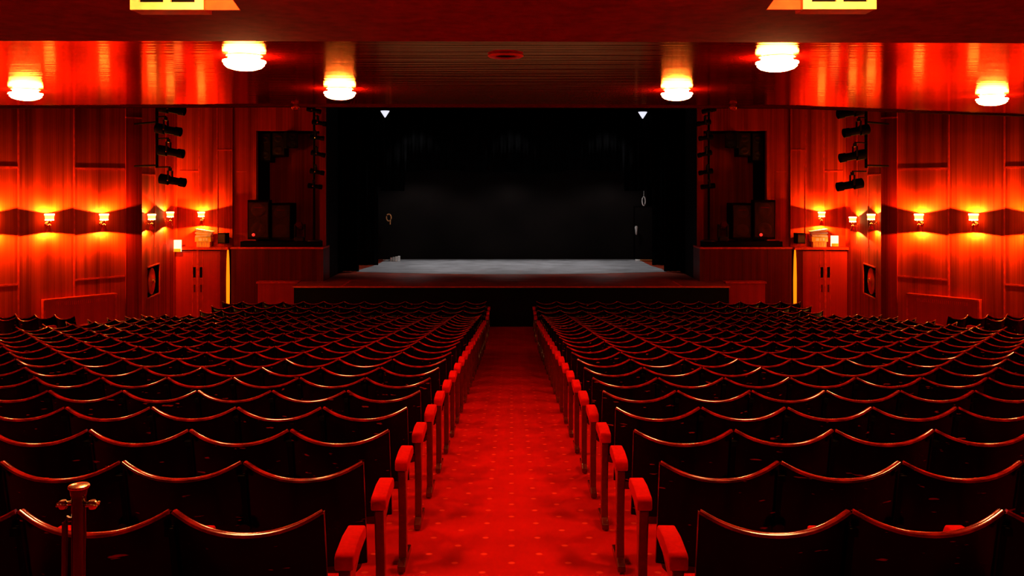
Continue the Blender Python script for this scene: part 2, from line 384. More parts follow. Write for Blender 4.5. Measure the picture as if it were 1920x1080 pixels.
    # wall above with the loudspeaker recess
    bm = BM(); box(bm, X(7.66), X(8.5), 26.4, 26.6, 2.135, ZT); box(bm, X(5.76), X(7.66), 26.4, 26.6, 5.60, ZT)
    box(bm, X(5.57), X(5.76), 26.9, 28.2, 0, ZT, 2); box(bm, X(5.58), X(5.76), 26.4, 26.5, 2.135, ZT); box(bm, X(5.575), X(5.76), 26.5, 26.9, 2.135, ZT, 2)
    box(bm, X(5.76), X(7.8), 27.9, 28.0, 2.0, 5.9)
    box(bm, X(7.66), X(7.75), 26.6, 27.9, 2.0, 5.7, 2); box(bm, X(5.76), X(7.66), 26.6, 27.9, 5.60, 5.7, 2); box(bm, X(5.76), X(7.66), 26.9, 27.9, 2.0, 2.13, 2)
    box(bm, X(7.95), X(8.25), 26.385, 26.4, 4.36, 4.38, 1)
    struct('wall_%s_stage' % side, bm, [M['panel'], M['batten'], M['black']], 'wall with the loudspeaker recess, %s of the stage' % side)
# proscenium header
bm = BM(); box(bm, -5.7, 5.7, 26.9, 27.1, 6.42, ZT); struct('wall_front', bm, M['black'], 'black header above the stage opening')
# stage house
bm = BM(); box(bm, -8.6, 8.6, 35.2, 35.4, 0, 9.4); box(bm, -8.8, -8.6, 28.2, 35.4, 0, 9.4); box(bm, 8.6, 8.8, 28.2, 35.4, 0, 9.4)
struct('wall_stage_house', bm, M['black'], 'black walls behind the stage')

# ------------------------------------------------------------------ stage
st = thing('stage', 'black fronted stage with a reddish timber apron and grey performance floor', 'stage', (0, 24.6, 0))
ZS = 1.13
bm = BM(); prism(bm, [(-6.11, 0.0), (6.11, 0.0), (6.2, 1.36), (5.55, 1.36), (5.55, 10.5), (-5.55, 10.5), (-5.55, 1.36), (-6.2, 1.36)], ZS-0.04, ZS)
obj('deck', bm, M['deck'], st)
bm = BM(); prism(bm, [(-6.09, 0.03), (6.09, 0.03), (6.17, 1.36), (-6.17, 1.36)], 0, ZS-0.042); obj('fascia', bm, M['black'], st)
bm = BM(); box(bm, -6.12, 6.12, -0.012, 0.02, ZS-0.02, ZS+0.004); obj('nosing', bm, M['batten'], st)
bm = BM()
front = [(-5.08+10.16*i/24, 28.8-24.6-0.85*(1-((i-12)/12)**2)) for i in range(25)]
prism(bm, front+[(5.08, 29.8-24.6), (4.9, 31.0-24.6), (4.85, 33.75-24.6), (-4.72, 33.75-24.6), (-4.85, 31.0-24.6), (-5.08, 29.5-24.6)], ZS, ZS+0.008)
obj('performance_floor', bm, M['vinyl'], st)
for s in (-1, 1):
    bm = BM(); a = at(959+s*302, 527, 26.0); b = at(959+s*290, 537, 24.6)
    box(bm, a.x-0.03, a.x+0.03, 0.02, 1.4, ZS, ZS+0.006)
    obj('trap_edge', bm, M['batten'], st)
# curtains
def drape(name, x0, x1, y, z0, z1, m, label, cat, folds=14, amp=0.05, bottom=None, group=None):
    bm = BM(); n = folds*8; top = []; bot = []
    for i in range(n+1):
        u = i/n; x = x0+(x1-x0)*u; yy = y+amp*math.sin(2*PI*folds*u)+0.4*amp*math.sin(2*PI*folds*2.3*u+1)
        zb = z0 if bottom is None else bottom(x)
        top.append(bm.verts.new((x, yy, z1))); bot.append(bm.verts.new((x, yy, zb)))
    for i in range(n): bm.faces.new((bot[i], bot[i+1], top[i+1], top[i]))
    o = obj(name, bm, m, None, True)
    sm = o.modifiers.new('thickness', 'SOLIDIFY'); sm.thickness = 0.012
    return tag(o, label, cat, group)
for s, sd in ((-1, 'left'), (1, 'right')):
    drape('stage_curtain', s*5.66, s*5.02, 28.9, ZS+0.012, 7.6, M['velvet'], 'black masking curtain nearest the audience on the %s of the stage' % sd, 'curtain', 4)
    drape('stage_curtain', s*6.4, s*4.72 if s < 0 else 4.98, 31.2, ZS+0.012, 7.6, M['velvet'], 'black masking curtain further back on the %s of the stage' % sd, 'curtain', 5)
    drape('stage_curtain', s*4.95, s*4.35, 30.2, 3.9, 7.4, M['velvet'], 'short black hanging tab above the %s end of the grey stage floor' % sd, 'curtain', 3)
def bot(x):
    px = x*F/31.9+CX
    if px < 760 or px > 1170: return CZ-(358-HY)*31.9/F
    wv = 3*math.sin(px*0.021)+2*math.sin(px*0.05+1)
    return CZ-(322+wv-HY)*31.9/F
drape('border_curtain', -4.75, 4.8, 31.9, 4.4, 7.4, M['velvet'], 'wide black border curtain with an uneven lower edge above the stage', 'curtain', 30, 0.04, bot)
drape('border_curtain', -5.3, 5.3, 29.4, 5.0, 7.4, M['velvet'], 'pleated black border curtain high behind the front of the stage opening', 'curtain', 36, 0.05, lambda x: CZ-(296-HY)*29.4/F if False else 6.62)
bm = BM(); box(bm, -5.2, 5.2, 33.8, 33.84, ZS+0.01, 7.2); tag(obj('backdrop', bm, M['backdrop']), 'plain charcoal backdrop at the rear of the stage', 'backdrop')
# lamps over the stage
def stage_lamp(px, py, d, label, tilt, w=0.30):
    p = at(px, py, d)
    t = thing('stage_lantern', label, 'stage light', (p.x, p.y, p.z), 0, 'lit lanterns over the stage')
    bm = BM(); lathe(bm, [(0.015, -0.13), (0.15, 0.08), (0.15, 0.09)], seg=16); obj('beam_face', bm, M['stage_lens'], t)
    bm = BM(); lathe(bm, [(0.16, 0.10), (0.16, 0.14), (0.1, 0.32), (0.03, 0.36)], seg=16); obj('housing', bm, M['black'], t, True)
    bm = BM(); tube(bm, [(0, 0, 0.34), (0, 0, 0.9)], 0.02); obj('yoke', bm, M['black'], t)
    return p
stage_lamp(722, 213, 29.7, 'small white lantern at the upper left corner of the stage opening', 0)
stage_lamp(1205, 215, 29.7, 'small white lantern at the upper right corner of the stage opening', 0)
for x in (-3.4, 0.0, 3.4):
    ld = bpy.data.lights.new('stage_flood', 'SPOT'); ld.energy = STAGE_SPOT; ld.color = (1.0, 0.98, 0.97); ld.spot_size = 1.35; ld.spot_blend = 0.6; ld.shadow_soft_size = 0.12
    t = thing('stage_floodlight', 'downward floodlight above the grey stage floor', 'stage light', (x, 30.9, 7.0), 0, 'floodlights hidden above the stage')
    bm = BM(); lathe(bm, [(0.17, 0.0), (0.17, 0.02), (0.12, 0.25), (0.03, 0.3)], seg=16); obj('housing', bm, M['black'], t, True, loc=(0, 0, 0.1))
    if True:
        rear = bpy.data.lights.new('rear_flood', 'SPOT'); rear.energy = 60; rear.color = (1.0, 0.97, 0.95); rear.spot_size = 2.5; rear.spot_blend = 0.5; rear.shadow_soft_size = 0.08  # unseen floods added to brighten the rear floor and the white blocks
        t2 = thing('stage_floodlight', 'small unseen floodlight added behind the low border curtain', 'stage light', (x*1.05, 32.25, 4.72), 0, 'added floodlights behind the low border')
        g = BM(); lathe(g, [(0.10, 0.0), (0.10, 0.02), (0.07, 0.15), (0.02, 0.2)], seg=14); obj('housing', g, M['black'], t2, True, loc=(0, 0, 0.04))
        g = BM(); tube(g, [(0, 0, 0.2), (0, 0, 2.6)], 0.015); obj('drop_rod', g, M['black'], t2)
        lr = bpy.data.objects.new('flood_light', rear); C.objects.link(lr); lr.parent = t2
    lo = bpy.data.objects.new('flood_light', ld); C.objects.link(lo); lo.parent = t; lo.rotation_euler = (math.radians(2), 0, 0)
# small things on and around the stage
bm = BM()
for i in range(24):
    a = 2*PI*i/24
pts = [(0.09*math.cos(a*PI/8), 0, 0.13*math.sin(a*PI/8)) for a in range(17)]
tube(bm, pts, 0.022); tube(bm, [(0.06, 0, -0.1), (0.05, 0, -0.26)], 0.02)
p = at(729, 408, 33.3); tag(obj('rope_coil', bm, M['hook_orange'], None, True, loc=p), 'orange coil of rope hanging at the left rear of the stage', 'rope')
bm = BM(); pts = [(0.06*math.cos(a*PI/8), 0, 0.17*math.sin(a*PI/8)) for a in range(17)]
tube(bm, pts, 0.02); tube(bm, [(0, 0, 0.17), (0.03, 0, 1.6)], 0.008)
p = at(1207, 377, 33.2); tag(obj('cable_coil', bm, M['white'], None, True, loc=p), 'pale cable coil hanging at the right rear of the stage', 'cable')
bm = BM(); lathe(bm, [(0.005,-0.17), (0.03,-0.14), (0.045,0.02), (0.06,0.12), (0.03,0.17)], seg=14)
p = at(1193, 432, 33.4); tag(obj('hanging_cloth', bm, M['white'], None, True, loc=p), 'small white cloth hanging on the dark flat at the right of the stage', 'cloth')
# dark flat with a door-like frame on the right
bm = BM(); box(bm, -0.36, 0.36, -0.04, 0.04, 0, 2.0)
fl = thing('scenery_flat', 'dark framed flat standing at the right rear of the grey stage floor', 'scenery', (at(1208, 480, 33.6).x, 33.62, ZS+0.008))
obj('board', bm, M['backdrop'], fl)
bm = BM(); box(bm, -0.40, -0.36, -0.05, 0.05, 0, 2.04); box(bm, 0.36, 0.40, -0.05, 0.05, 0, 2.04); box(bm, -0.36, 0.36, -0.05, 0.05, 2.0, 2.04); obj('frame', bm, M['black'], fl)
p = at(1207, 489, 33.0)
bm = BM(); box(bm, -0.33, 0.33, -0.05, 0.05, 0, 0.05); box(bm, -0.33, -0.14, -0.052, 0.052, 0, 0.052, 1)
tag(obj('wooden_batten', bm, [M['hook_orange'], M['white']], None, loc=(p.x, p.y, ZS+0.008)), 'pale wooden batten lying on the grey floor in front of the dark flat', 'timber')
for i, dx in enumerate((-0.13, -0.04, 0.06, 0.16)):
    p = at(740, 484, 32.9); h = 0.13+0.02*i
    bm = BM(); box(bm, -0.033-0.004*i, 0.033+0.004*i, -0.04, 0.04, 0, h)
    o = obj('white_block', bm, M['white'], None, bevel=0.006, loc=(p.x+dx, p.y, ZS+0.008))
    tag(o, 'small white block at the rear left of the stage floor, %s from the left' % ORD[i], 'block', 'white blocks at the rear of the stage')
p = at(723, 488, 33.2); bm = BM(); box(bm, -0.09, 0.09, -0.04, 0.04, 0, 0.03)
tag(obj('white_strip', bm, M['white'], None, loc=(p.x, p.y, ZS+0.008)), 'thin white strip on the stage floor left of the small blocks', 'strip')

# ------------------------------------------------------------------ ceiling lamps
def dome_lamp(X, Y, label, first=[None]):
    loc = (X, Y, CZ1)
    if first[0]: return dup(first[0], loc, 0, label)
    t = thing('ceiling_lamp', label, 'ceiling lamp', loc, 0, 'round lamps under the balcony')
    bm = BM(); lathe(bm, [(0.16, 0.004), (0.16, -0.003), (0.15, -0.006), (0.14, -0.005)], seg=36); obj('rim', bm, M['brass'], t, True)
    bm = BM(); lathe(bm, [(0.135, -0.005), (0.135, -0.040), (0.182, -0.042), (0.184, -0.055), (0.168, -0.060), (0.172, -0.078), (0.145, -0.102), (0.095, -0.118), (0.045, -0.126), (0.01, -0.128)], seg=36); obj('diffuser', bm, M['dome'], t, True)
    first[0] = t; return t
dome_lamp(*at(458, 104, 7.68).xy, 'glowing round ceiling lamp, nearer one of the left half')
dome_lamp(*at(1457, 108, 7.75).xy, 'glowing round ceiling lamp, nearer one of the right half')
for px, d, lb in ((48, 10.35, 'far left glowing ceiling lamp of the front row under the balcony'), (637, 10.25, 'glowing ceiling lamp of the front row, just left of the stage opening'),
               (1269, 10.35, 'glowing ceiling lamp of the front row, just right of the stage opening'), (1860, 11.0, 'far right glowing ceiling lamp of the front row under the balcony')):
    dome_lamp((px-CX)*d/F, d, lb)
for i, (X_, Y_) in enumerate(((-1.75, 4.35), (1.75, 4.35))):
    dome_lamp(X_, Y_, 'unseen round ceiling lamp above the nearest seats, %s of the aisle' % ('left' if i == 0 else 'right'))  # unseen lamps, added to light the nearest seats and the grille boxes
p = at(948, 102, 7.6)
cv = thing('ceiling_vent', 'round unlit recessed vent in the middle of the glossy ceiling', 'vent', (p.x, p.y, CZ1))
bm = BM(); lathe(bm, [(0.14, 0.0), (0.155, -0.012), (0.14, -0.022), (0.10, -0.02), (0.095, -0.004)], seg=32); obj('rim', bm, M['batten'], cv, True)
bm = BM(); lathe(bm, [(0.094, -0.003), (0.094, -0.008)], seg=32); obj('grille', bm, M['black'], cv)
# twin-opening boxes at the top of the frame
for s, sd in ((-1, 'left'), (1, 'right')):
    d = 5.0; xc = (316.5-CX if s < 0 else 1571-CX)*d/F; yb = 20 if s < 0 else 19
    zb = CZ-(yb-HY)*d/F
    t = thing('ceiling_grille_box', 'cream framed box with two dark openings hanging from the ceiling, upper %s' % sd, 'vent', (xc, d, zb))
    hw = 0.2075
    bm = BM()
    for (a, b, z0, z1) in ((-hw, hw, 0, 0.042), (-hw, -hw+0.05, 0.042, CZ1-0.012-zb), (hw-0.05, hw, 0.042, CZ1-0.012-zb), (-0.02, 0.02, 0.042, CZ1-0.012-zb)):
        box(bm, a, b, -0.03, 0.0, z0, z1)
    obj('frame', bm, M['white_paint'], t)
    bm = BM(); box(bm, -hw+0.004, hw-0.004, 0.001, 0.12, 0.0, CZ1-0.014-zb); obj('housing', bm, M['red_metal'], t)
    for k in (-1, 1):
        bm = BM(); box(bm, k*0.02, k*(hw-0.05), -0.012, -0.002, 0.042, CZ1-0.014-zb)
        for j in range(3): box(bm, k*0.02, k*(hw-0.05), -0.02, -0.012, 0.07+0.03*j, 0.076+0.03*j)
        obj('opening', bm, M['black'], t)
    bm = BM(); v0 = -s*hw; v1 = -s*(hw+0.197)
    a = [bm.verts.new(q) for q in ((v0, -0.005, 0.003), (v1, -0.005, 0.003), (-s*(hw+0.11), -0.005, CZ1-0.014-zb), (v0, -0.005, CZ1-0.014-zb))]
    b = [bm.verts.new(q) for q in ((v0, 0.02, 0.003), (v1, 0.02, 0.003), (-s*(hw+0.11), 0.02, CZ1-0.014-zb), (v0, 0.02, CZ1-0.014-zb))]
    bm.faces.new(a); bm.faces.new(b[::-1])
    for i in range(4): bm.faces.new((a[i], b[i], b[(i+1)%4], a[(i+1)%4]))
    obj('side_flap', bm, M['pale_post'], t)

# ------------------------------------------------------------------ wall sconces
def make_sconce():
    """wall at y=0, room towards -y"""
    t = thing('wall_sconce', 'x', 'wall lamp', (0,0,0), 0, 'wall sconces')
    bm = BM(); lathe(bm, [(0.05, 0), (0.05, 0.012), (0.03, 0.02)], (0, 0, -0.16), 18, Matrix.Rotation(PI/2, 3, 'X')); obj('wall_plate', bm, M['brass'], t, True)
    bm = BM(); tube(bm, [(0, -0.01, -0.16), (0, -0.07, -0.19), (0, -0.13, -0.17), (0, -0.15, -0.14)], 0.012); obj('arm', bm, M['brass'], t, True)
    bm = BM(); lathe(bm, [(0.012, -0.07), (0.02, -0.08), (0.045, -0.10), (0.02, -0.12), (0.014, -0.14), (0.02, -0.16), (0.05, -0.18), (0.02, -0.20), (0.02, -0.21)], (0, -0.15, 0), 18); obj('stem', bm, M['brass'], t, True)
    bm = BM(); lathe(bm, [(0.022, -0.212), (0.05, -0.26), (0.065, -0.33), (0.06, -0.33), (0.02, -0.25)], (0, -0.15, 0), 20); obj('lower_cup', bm, M['red_metal'], t, True)
    bm = BM(); seg = 24
    rings = [[bm.verts.new((r*math.cos(2*PI*i/seg), -0.15+r*math.sin(2*PI*i/seg), z)) for i in range(seg)] for r, z in ((0.085, -0.07), (0.1, 0.06), (0.094, 0.06), (0.08, -0.066))]
    for A, B in zip(rings, rings[1:]+rings[:1]):
        for i in range(seg): bm.faces.new((A[i], A[(i+1)%seg], B[(i+1)%seg], B[i]))
    sh = obj('lamp_shade', bm, M['shade_dim'], t, True)
    bm = BM()
    for z, r in ((0.055, 0.103), (-0.062, 0.09)):
        lathe(bm, [(r-0.002, z-0.014), (r, z-0.014), (r, z+0.014), (r-0.002, z+0.014)], (0, -0.15, 0), 24)
    bmesh.ops.delete(bm, geom=[f for f in bm.faces if len(f.verts) > 4], context='FACES_ONLY')
    obj('shade_rim', bm, M['shade'], sh, True)
    for up in (1, 0):
        ld = bpy.data.lights.new('sconce_glow_up' if up else 'sconce_glow_down', 'SPOT')
        ld.energy = SCONCE_UP if up else SCONCE_DOWN; ld.color = LAMP; ld.shadow_soft_size = 0.02
        ld.spot_size = 2*math.radians(79 if up else 84); ld.spot_blend = 0.08 if up else 0.04
        # upright filament: little light along its own axis, most of it sideways
        ld.use_nodes = True; nt = ld.node_tree; em = nt.nodes['Emission']
        tc = nt.nodes.new('ShaderNodeTexCoord'); sx = nt.nodes.new('ShaderNodeSeparateXYZ'); nt.links.new(tc.outputs['Normal'], sx.inputs[0])
        m1 = nt.nodes.new('ShaderNodeMath'); m1.operation = 'MULTIPLY'; nt.links.new(sx.outputs[2], m1.inputs[0]); nt.links.new(sx.outputs[2], m1.inputs[1])
        m2 = nt.nodes.new('ShaderNodeMath'); m2.operation = 'SUBTRACT'; m2.inputs[0].default_value = 1.0; nt.links.new(m1.outputs[0], m2.inputs[1])
        m3 = nt.nodes.new('ShaderNodeMath'); m3.operation = 'POWER'; m3.inputs[1].default_value = 0.8; nt.links.new(m2.outputs[0], m3.inputs[0]); # the shade is closed towards the room
        m4 = nt.nodes.new('ShaderNodeMath'); m4.operation = 'MULTIPLY_ADD'; m4.inputs[1].default_value = -1.3 if up else 1.3; m4.inputs[2].default_value = 0.55; m4.use_clamp = True
        m5 = nt.nodes.new('ShaderNodeMath'); m5.operation = 'MAXIMUM'; m5.inputs[1].default_value = 0.12
        m6 = nt.nodes.new('ShaderNodeMath'); m6.operation = 'MULTIPLY'
        nt.links.new(sx.outputs[1], m4.inputs[0]); nt.links.new(m4.outputs[0], m5.inputs[0]); nt.links.new(m5.outputs[0], m6.inputs[0]); nt.links.new(m3.outputs[0], m6.inputs[1])
        nt.links.new(m6.outputs[0], em.inputs['Strength'])
        lo = bpy.data.objects.new('bulb_upper' if up else 'bulb_lower', ld); C.objects.link(lo); lo.parent = t
        lo.location = (0, -0.15, 0.066 if up else -0.345)
        lo.rotation_euler = (PI, 0, 0) if up else (0, 0, 0)
    return t
sc0 = None
def sconce(p, n, z, label):
    global sc0
    rot = math.atan2(n.y, n.x)+PI/2
    if sc0 is None:
        sc0 = make_sconce(); sc0.location = (p.x, p.y, z); sc0.rotation_euler = (0, 0, rot); sc0['label'] = label; return sc0
    return dup(sc0, (p.x, p.y, z), rot, label)
for s, sd in ((-1, 'left'), (1, 'right')):
    fl2 = lambda v: Vector((s*v.x, v.y))
    for k, (t_, z, nm) in enumerate(((0.60, 3.22, 'the one beside the pilaster'), (-0.60, 3.25, 'second from the pilaster'), (-1.78, 3.27, 'third from the pilaster, cut by the edge'), (-2.95, 3.3, 'fourth from the pilaster'))):
        sconce(fl2(wall_pt(t_)), fl2(AN), z, 'wall sconce on the %s side wall, %s' % (sd, nm))
    sconce(fl2(q0+dn*1.78), fl2(nn), 3.14, 'shaded wall sconce above the hose niche in the %s bay' % sd)
    o = sconce(fl2(q0+dn*3.80), fl2(nn), 3.14 if s < 0 else 3.0, 'shaded wall sconce on the %s bay wall, nearest the corner' % sd)
    sconce(Vector((s*9.22, 26.3)), Vector((0, -1)), 3.10, 'shaded wall sconce above the %s exit doors' % sd)

# ------------------------------------------------------------------ things on the door ledges
for s, sd in ((-1, 'left'), (1, 'right')):
    xx = s*9.13
    bm = BM(); box(bm, -0.24, 0.24, -0.1, 0.1, 0.16, 0.30); box(bm, -0.2, 0.2, -0.08, 0.08, 0, 0.16, 1)
    for k in range(5): box(bm, -0.17+0.075*k, -0.14+0.075*k, -0.085, -0.08, 0.02, 0.14, 0)
    t = thing('yellow_box', 'yellow and white box on the ledge above the %s exit doors' % sd, 'box', (xx, 26.14, 2.13))
    obj('body', bm, [M['yellow'], M['hook_orange']], t)
    bm = BM()
    for k, (a, b) in enumerate(((-0.13, -0.03), (0.0, 0.05), (0.08, 0.14))): box(bm, a, b, -0.104, -0.1, 0.19, 0.27)
    obj('white_marking', bm, M['white'], t)
    bm = BM()
    for k in range(3):
        obox(bm, (s*0.0+(-s)*0.01*k, 0, 0.33+0.075*k), 0.46+0.03*k, 0.2, 0.045, Matrix.Rotation(-s*0.09*(k-0.4), 3, 'Y'))
        if k < 2: obox(bm, (0, 0, 0.365+0.075*k), 0.42, 0.17, 0.04, Matrix.Rotation(-s*0.06*k, 3, 'Y'), 1)
    tag(obj('stack_of_papers', bm, [M['white'], M['yellow']], None, loc=(xx, 26.14, 2.13)), 'tilted white papers piled on the yellow box at the %s doors' % sd, 'papers')
    px, y0, y1 = ((333, 450, 472) if s < 0 else (1565, 442, 462))
    p0 = at(px, y1, 25.85); hgt = (y1-y0)*25.85/F
    t = thing('notice_holder', 'small lit white notice box at the outer end of the ledge over the %s doors' % sd, 'notice', (p0.x, 25.86, p0.z))
    bm = BM(); box(bm, -0.105, 0.105, -0.03, 0.03, 0.0, hgt); obj('body', bm, M['lit_sign'], t, bevel=0.006)
    bm = BM(); box(bm, -0.10, 0.10, -0.034, -0.03, 0.0, 0.09); obj('label_strip', bm, M['yellow'], t)
    p = at(959+s*541, 446, 26.0)
    t = thing('small_speaker', 'small black wall speaker beside the %s exit doors' % sd, 'speaker', (p.x, 26.12, p.z), s*0.25)
    bm = BM(); v = [(-0.13,-0.14), (0.13,-0.14), (0.10,0.12), (-0.10,0.12)]; prism(bm, v, -0.17, 0.14); obj('cabinet', bm, M['black'], t, bevel=0.01)
    bm = BM(); box(bm, -0.11, 0.11, -0.15, -0.138, -0.14, 0.11); obj('grille', bm, M['grille'], t)
    bm = BM(); box(bm, -0.02, 0.02, 0.1, 0.17, -0.03, 0.03); obj('bracket', bm, M['iron'], t)

# ------------------------------------------------------------------ radiator covers
for s, sd in ((-1, 'left'), (1, 'right')):
    ta, tb = -0.72, 0.90; L_ = tb-ta; mid = wall_pt((ta+tb)/2); fz = 0.0
    rot = math.atan2(AD.y, s*AD.x) if s > 0 else math.atan2(AD.y, -AD.x)
    t = thing('radiator_cover', 'red wooden radiator cover on the %s side wall near the pilaster' % sd, 'radiator cover', (s*mid.x, mid.y, floor_z(mid.y)), rot)
    zt = 1.43-floor_z(mid.y)
    # local x along the wall, room on local side sg
    sg = 1 if s < 0 else -1
    nloc = Matrix.Rotation(-rot, 3, 'Z')@Vector((s*AN.x, AN.y, 0)); sg = 1 if nloc.y > 0 else -1
    def yb(a, b): return (min(sg*a, sg*b), max(sg*a, sg*b))
    bm = BM(); box(bm, -L_/2+0.03, L_/2-0.03, *yb(0.01, 0.12), 0, zt-0.04); obj('front_panel', bm, M['rad'], t)
    bm = BM(); box(bm, -L_/2, L_/2, *yb(0.0, 0.17), zt-0.04, zt); obj('top_shelf', bm, M['batten'], t, bevel=0.006)
    for k in (-1, 1):
        bm = BM(); box(bm, k*L_/2, k*(L_/2-0.04), *yb(0.01, 0.145), 0, zt-0.04); obj('side_post', bm, M['batten'], t)
    bm = BM()
    for k in range(26): box(bm, -0.55+k*0.044, -0.53+k*0.044, *yb(0.12, 0.128), zt-0.17, zt-0.09)
    obj('vent_slots', bm, M['batten'], t)
    # low cover beside the stage
    bm = BM(); x0 = s*7.42; x1 = s*6.25
    t = thing('radiator_cover', 'low red cover between the dark dado and the %s end of the stage' % sd, 'radiator cover', (s*6.83, 25.8, 0))
    bm = BM(); box(bm, -0.56, 0.56, -0.16, 0.15, 0, 1.10); obj('front_panel', bm, M['rad'], t)
    bm = BM(); box(bm, -0.6, 0.6, -0.2, 0.17, 1.10, 1.15); obj('top_shelf', bm, M['batten'], t)

# ------------------------------------------------------------------ loudspeakers and lighting ladders
def cabinet(name, x0, x1, y0, y1, d, depth, label, rot=0, group=None, led=False, n_cones=2):
    a = at(x0, y1, d); b = at(x1, y0, d); wd = (b.x-a.x)/2; h = b.z-a.z
    t = thing(name, label, 'loudspeaker', ((a.x+b.x)/2, d, a.z), rot, group)
    bm = BM(); box(bm, -wd, wd, 0, depth, 0, h); obj('cabinet', bm, M['black'], t, bevel=0.012)
    bm = BM(); box(bm, -wd*0.88, wd*0.88, -0.012, 0.0, h*0.06, h*0.94); obj('grille', bm, M['grille'], t)
    for k in range(n_cones):
        zc = h*(k+0.5)/n_cones; bm = BM(); lathe(bm, [(wd*0.62, 0.0), (wd*0.66, 0.012), (wd*0.5, 0.02), (wd*0.2, 0.005)], (0, -0.012, zc), 20, Matrix.Rotation(PI/2, 3, 'X')); obj('driver', bm, M['iron'], t, True)
    bm = BM(); box(bm, -wd*0.4, wd*0.4, -0.03, -0.012, h*0.80, h*0.82); obj('handle', bm, M['post_wood'], t)
    if led:
        bm = BM(); lathe(bm, [(0.02, 0), (0.045, 0.012), (0.045, 0.03), (0.01, 0.05)], (led*wd*0.7, -0.012, h*0.12), 12, Matrix.Rotation(PI/2, 3, 'X')); obj('indicator_light', bm, M['led'], t, True)
    return t
for s, sd in ((-1, 'left'), (1, 'right')):
    mx = lambda a, b: (a, b) if s < 0 else (1918-b, 1918-a)
    a, b = mx(464, 505); cabinet('bass_speaker', a, b, 375, 449, 26.08, 0.3, 'large black loudspeaker with a red indicator on the %s ledge' % sd, 0, None, led=(-0.6 if s < 0 else -0.5))
    a, b = mx(508, 545); cabinet('bass_speaker', a, b, 381, 449, 26.2, 0.7, 'slightly lower black loudspeaker nearer the stage on the %s ledge' % sd)
    a, b = mx(487, 508); cabinet('flown_speaker', a, b, 247, 304, 26.75, 0.5, 'outermost black loudspeaker hung at the top of the %s recess' % sd)
    a, b = mx(510, 534); cabinet('flown_speaker', a, b, 247, 293, 26.75, 0.5, 'middle black loudspeaker hung at the top of the %s recess' % sd)
    a, b = mx(537, 559); cabinet('flown_speaker', a, b, 247, 277, 26.35, 0.35, 'innermost angled black loudspeaker hung in the %s recess' % sd, -s*0.5)
    # plinth under the speakers
    a = at(451, 461, 26.05); bm = BM(); x0, x1 = s*8.02, s*5.66
    box(bm, min(x0, x1), max(x0, x1), 26.02, 26.39, 2.136, 2.30); tag(obj('speaker_plinth', bm, M['black'], None, bevel=0.01), 'long low black plinth under the loudspeakers on the %s ledge' % sd, 'plinth')

def spot_fixture(parent_loc, length, rad, yaw, pitch, label, group):
    """profile lantern: body along local +x, hung from a hook clamp"""
    t = thing('profile_spotlight', label, 'stage light', parent_loc, yaw, group)
    R = Matrix.Rotation(pitch, 3, 'Y')@Matrix.Rotation(PI/2, 3, 'Y')
    bm = BM(); lathe(bm, [(rad*0.6, -length*0.42), (rad*1.05, -length*0.38), (rad*1.05, -length*0.05), (rad*0.8, -length*0.02), (rad*0.8, length*0.35), (rad*0.95, length*0.36), (rad*0.95, length*0.58)], (0,0,0), 16, R); obj('barrel', bm, M['black'], t, True)
    bm = BM(); lathe(bm, [(rad*0.86, 0), (rad*0.86, 0.01)], R@Vector((0, 0, length*0.575)), 16, R); obj('lens', bm, M['glass_dark'], t)
    bm = BM(); box(bm, -0.02, 0.02, -rad*1.15, -rad*1.08, -0.02, rad*1.9); box(bm, -0.02, 0.02, rad*1.08, rad*1.15, -0.02, rad*1.9); box(bm, -0.02, 0.02, -rad*1.15, rad*1.15, rad*1.9, rad*2.0)
    obj('yoke', bm, M['iron'], t)
    bm = BM(); box(bm, -0.035, 0.035, -0.03, 0.03, rad*2.0, rad*2.6); obj('clamp', bm, M['iron'], t, bevel=0.006)
    bm = BM(); lathe(bm, [(0.01, 0), (0.02, 0.01), (0.01, 0.02)], (0, -rad*1.16, 0), 10, Matrix.Rotation(PI/2, 3, 'X')); obj('knob', bm, M['brass'], t, True)
    return t
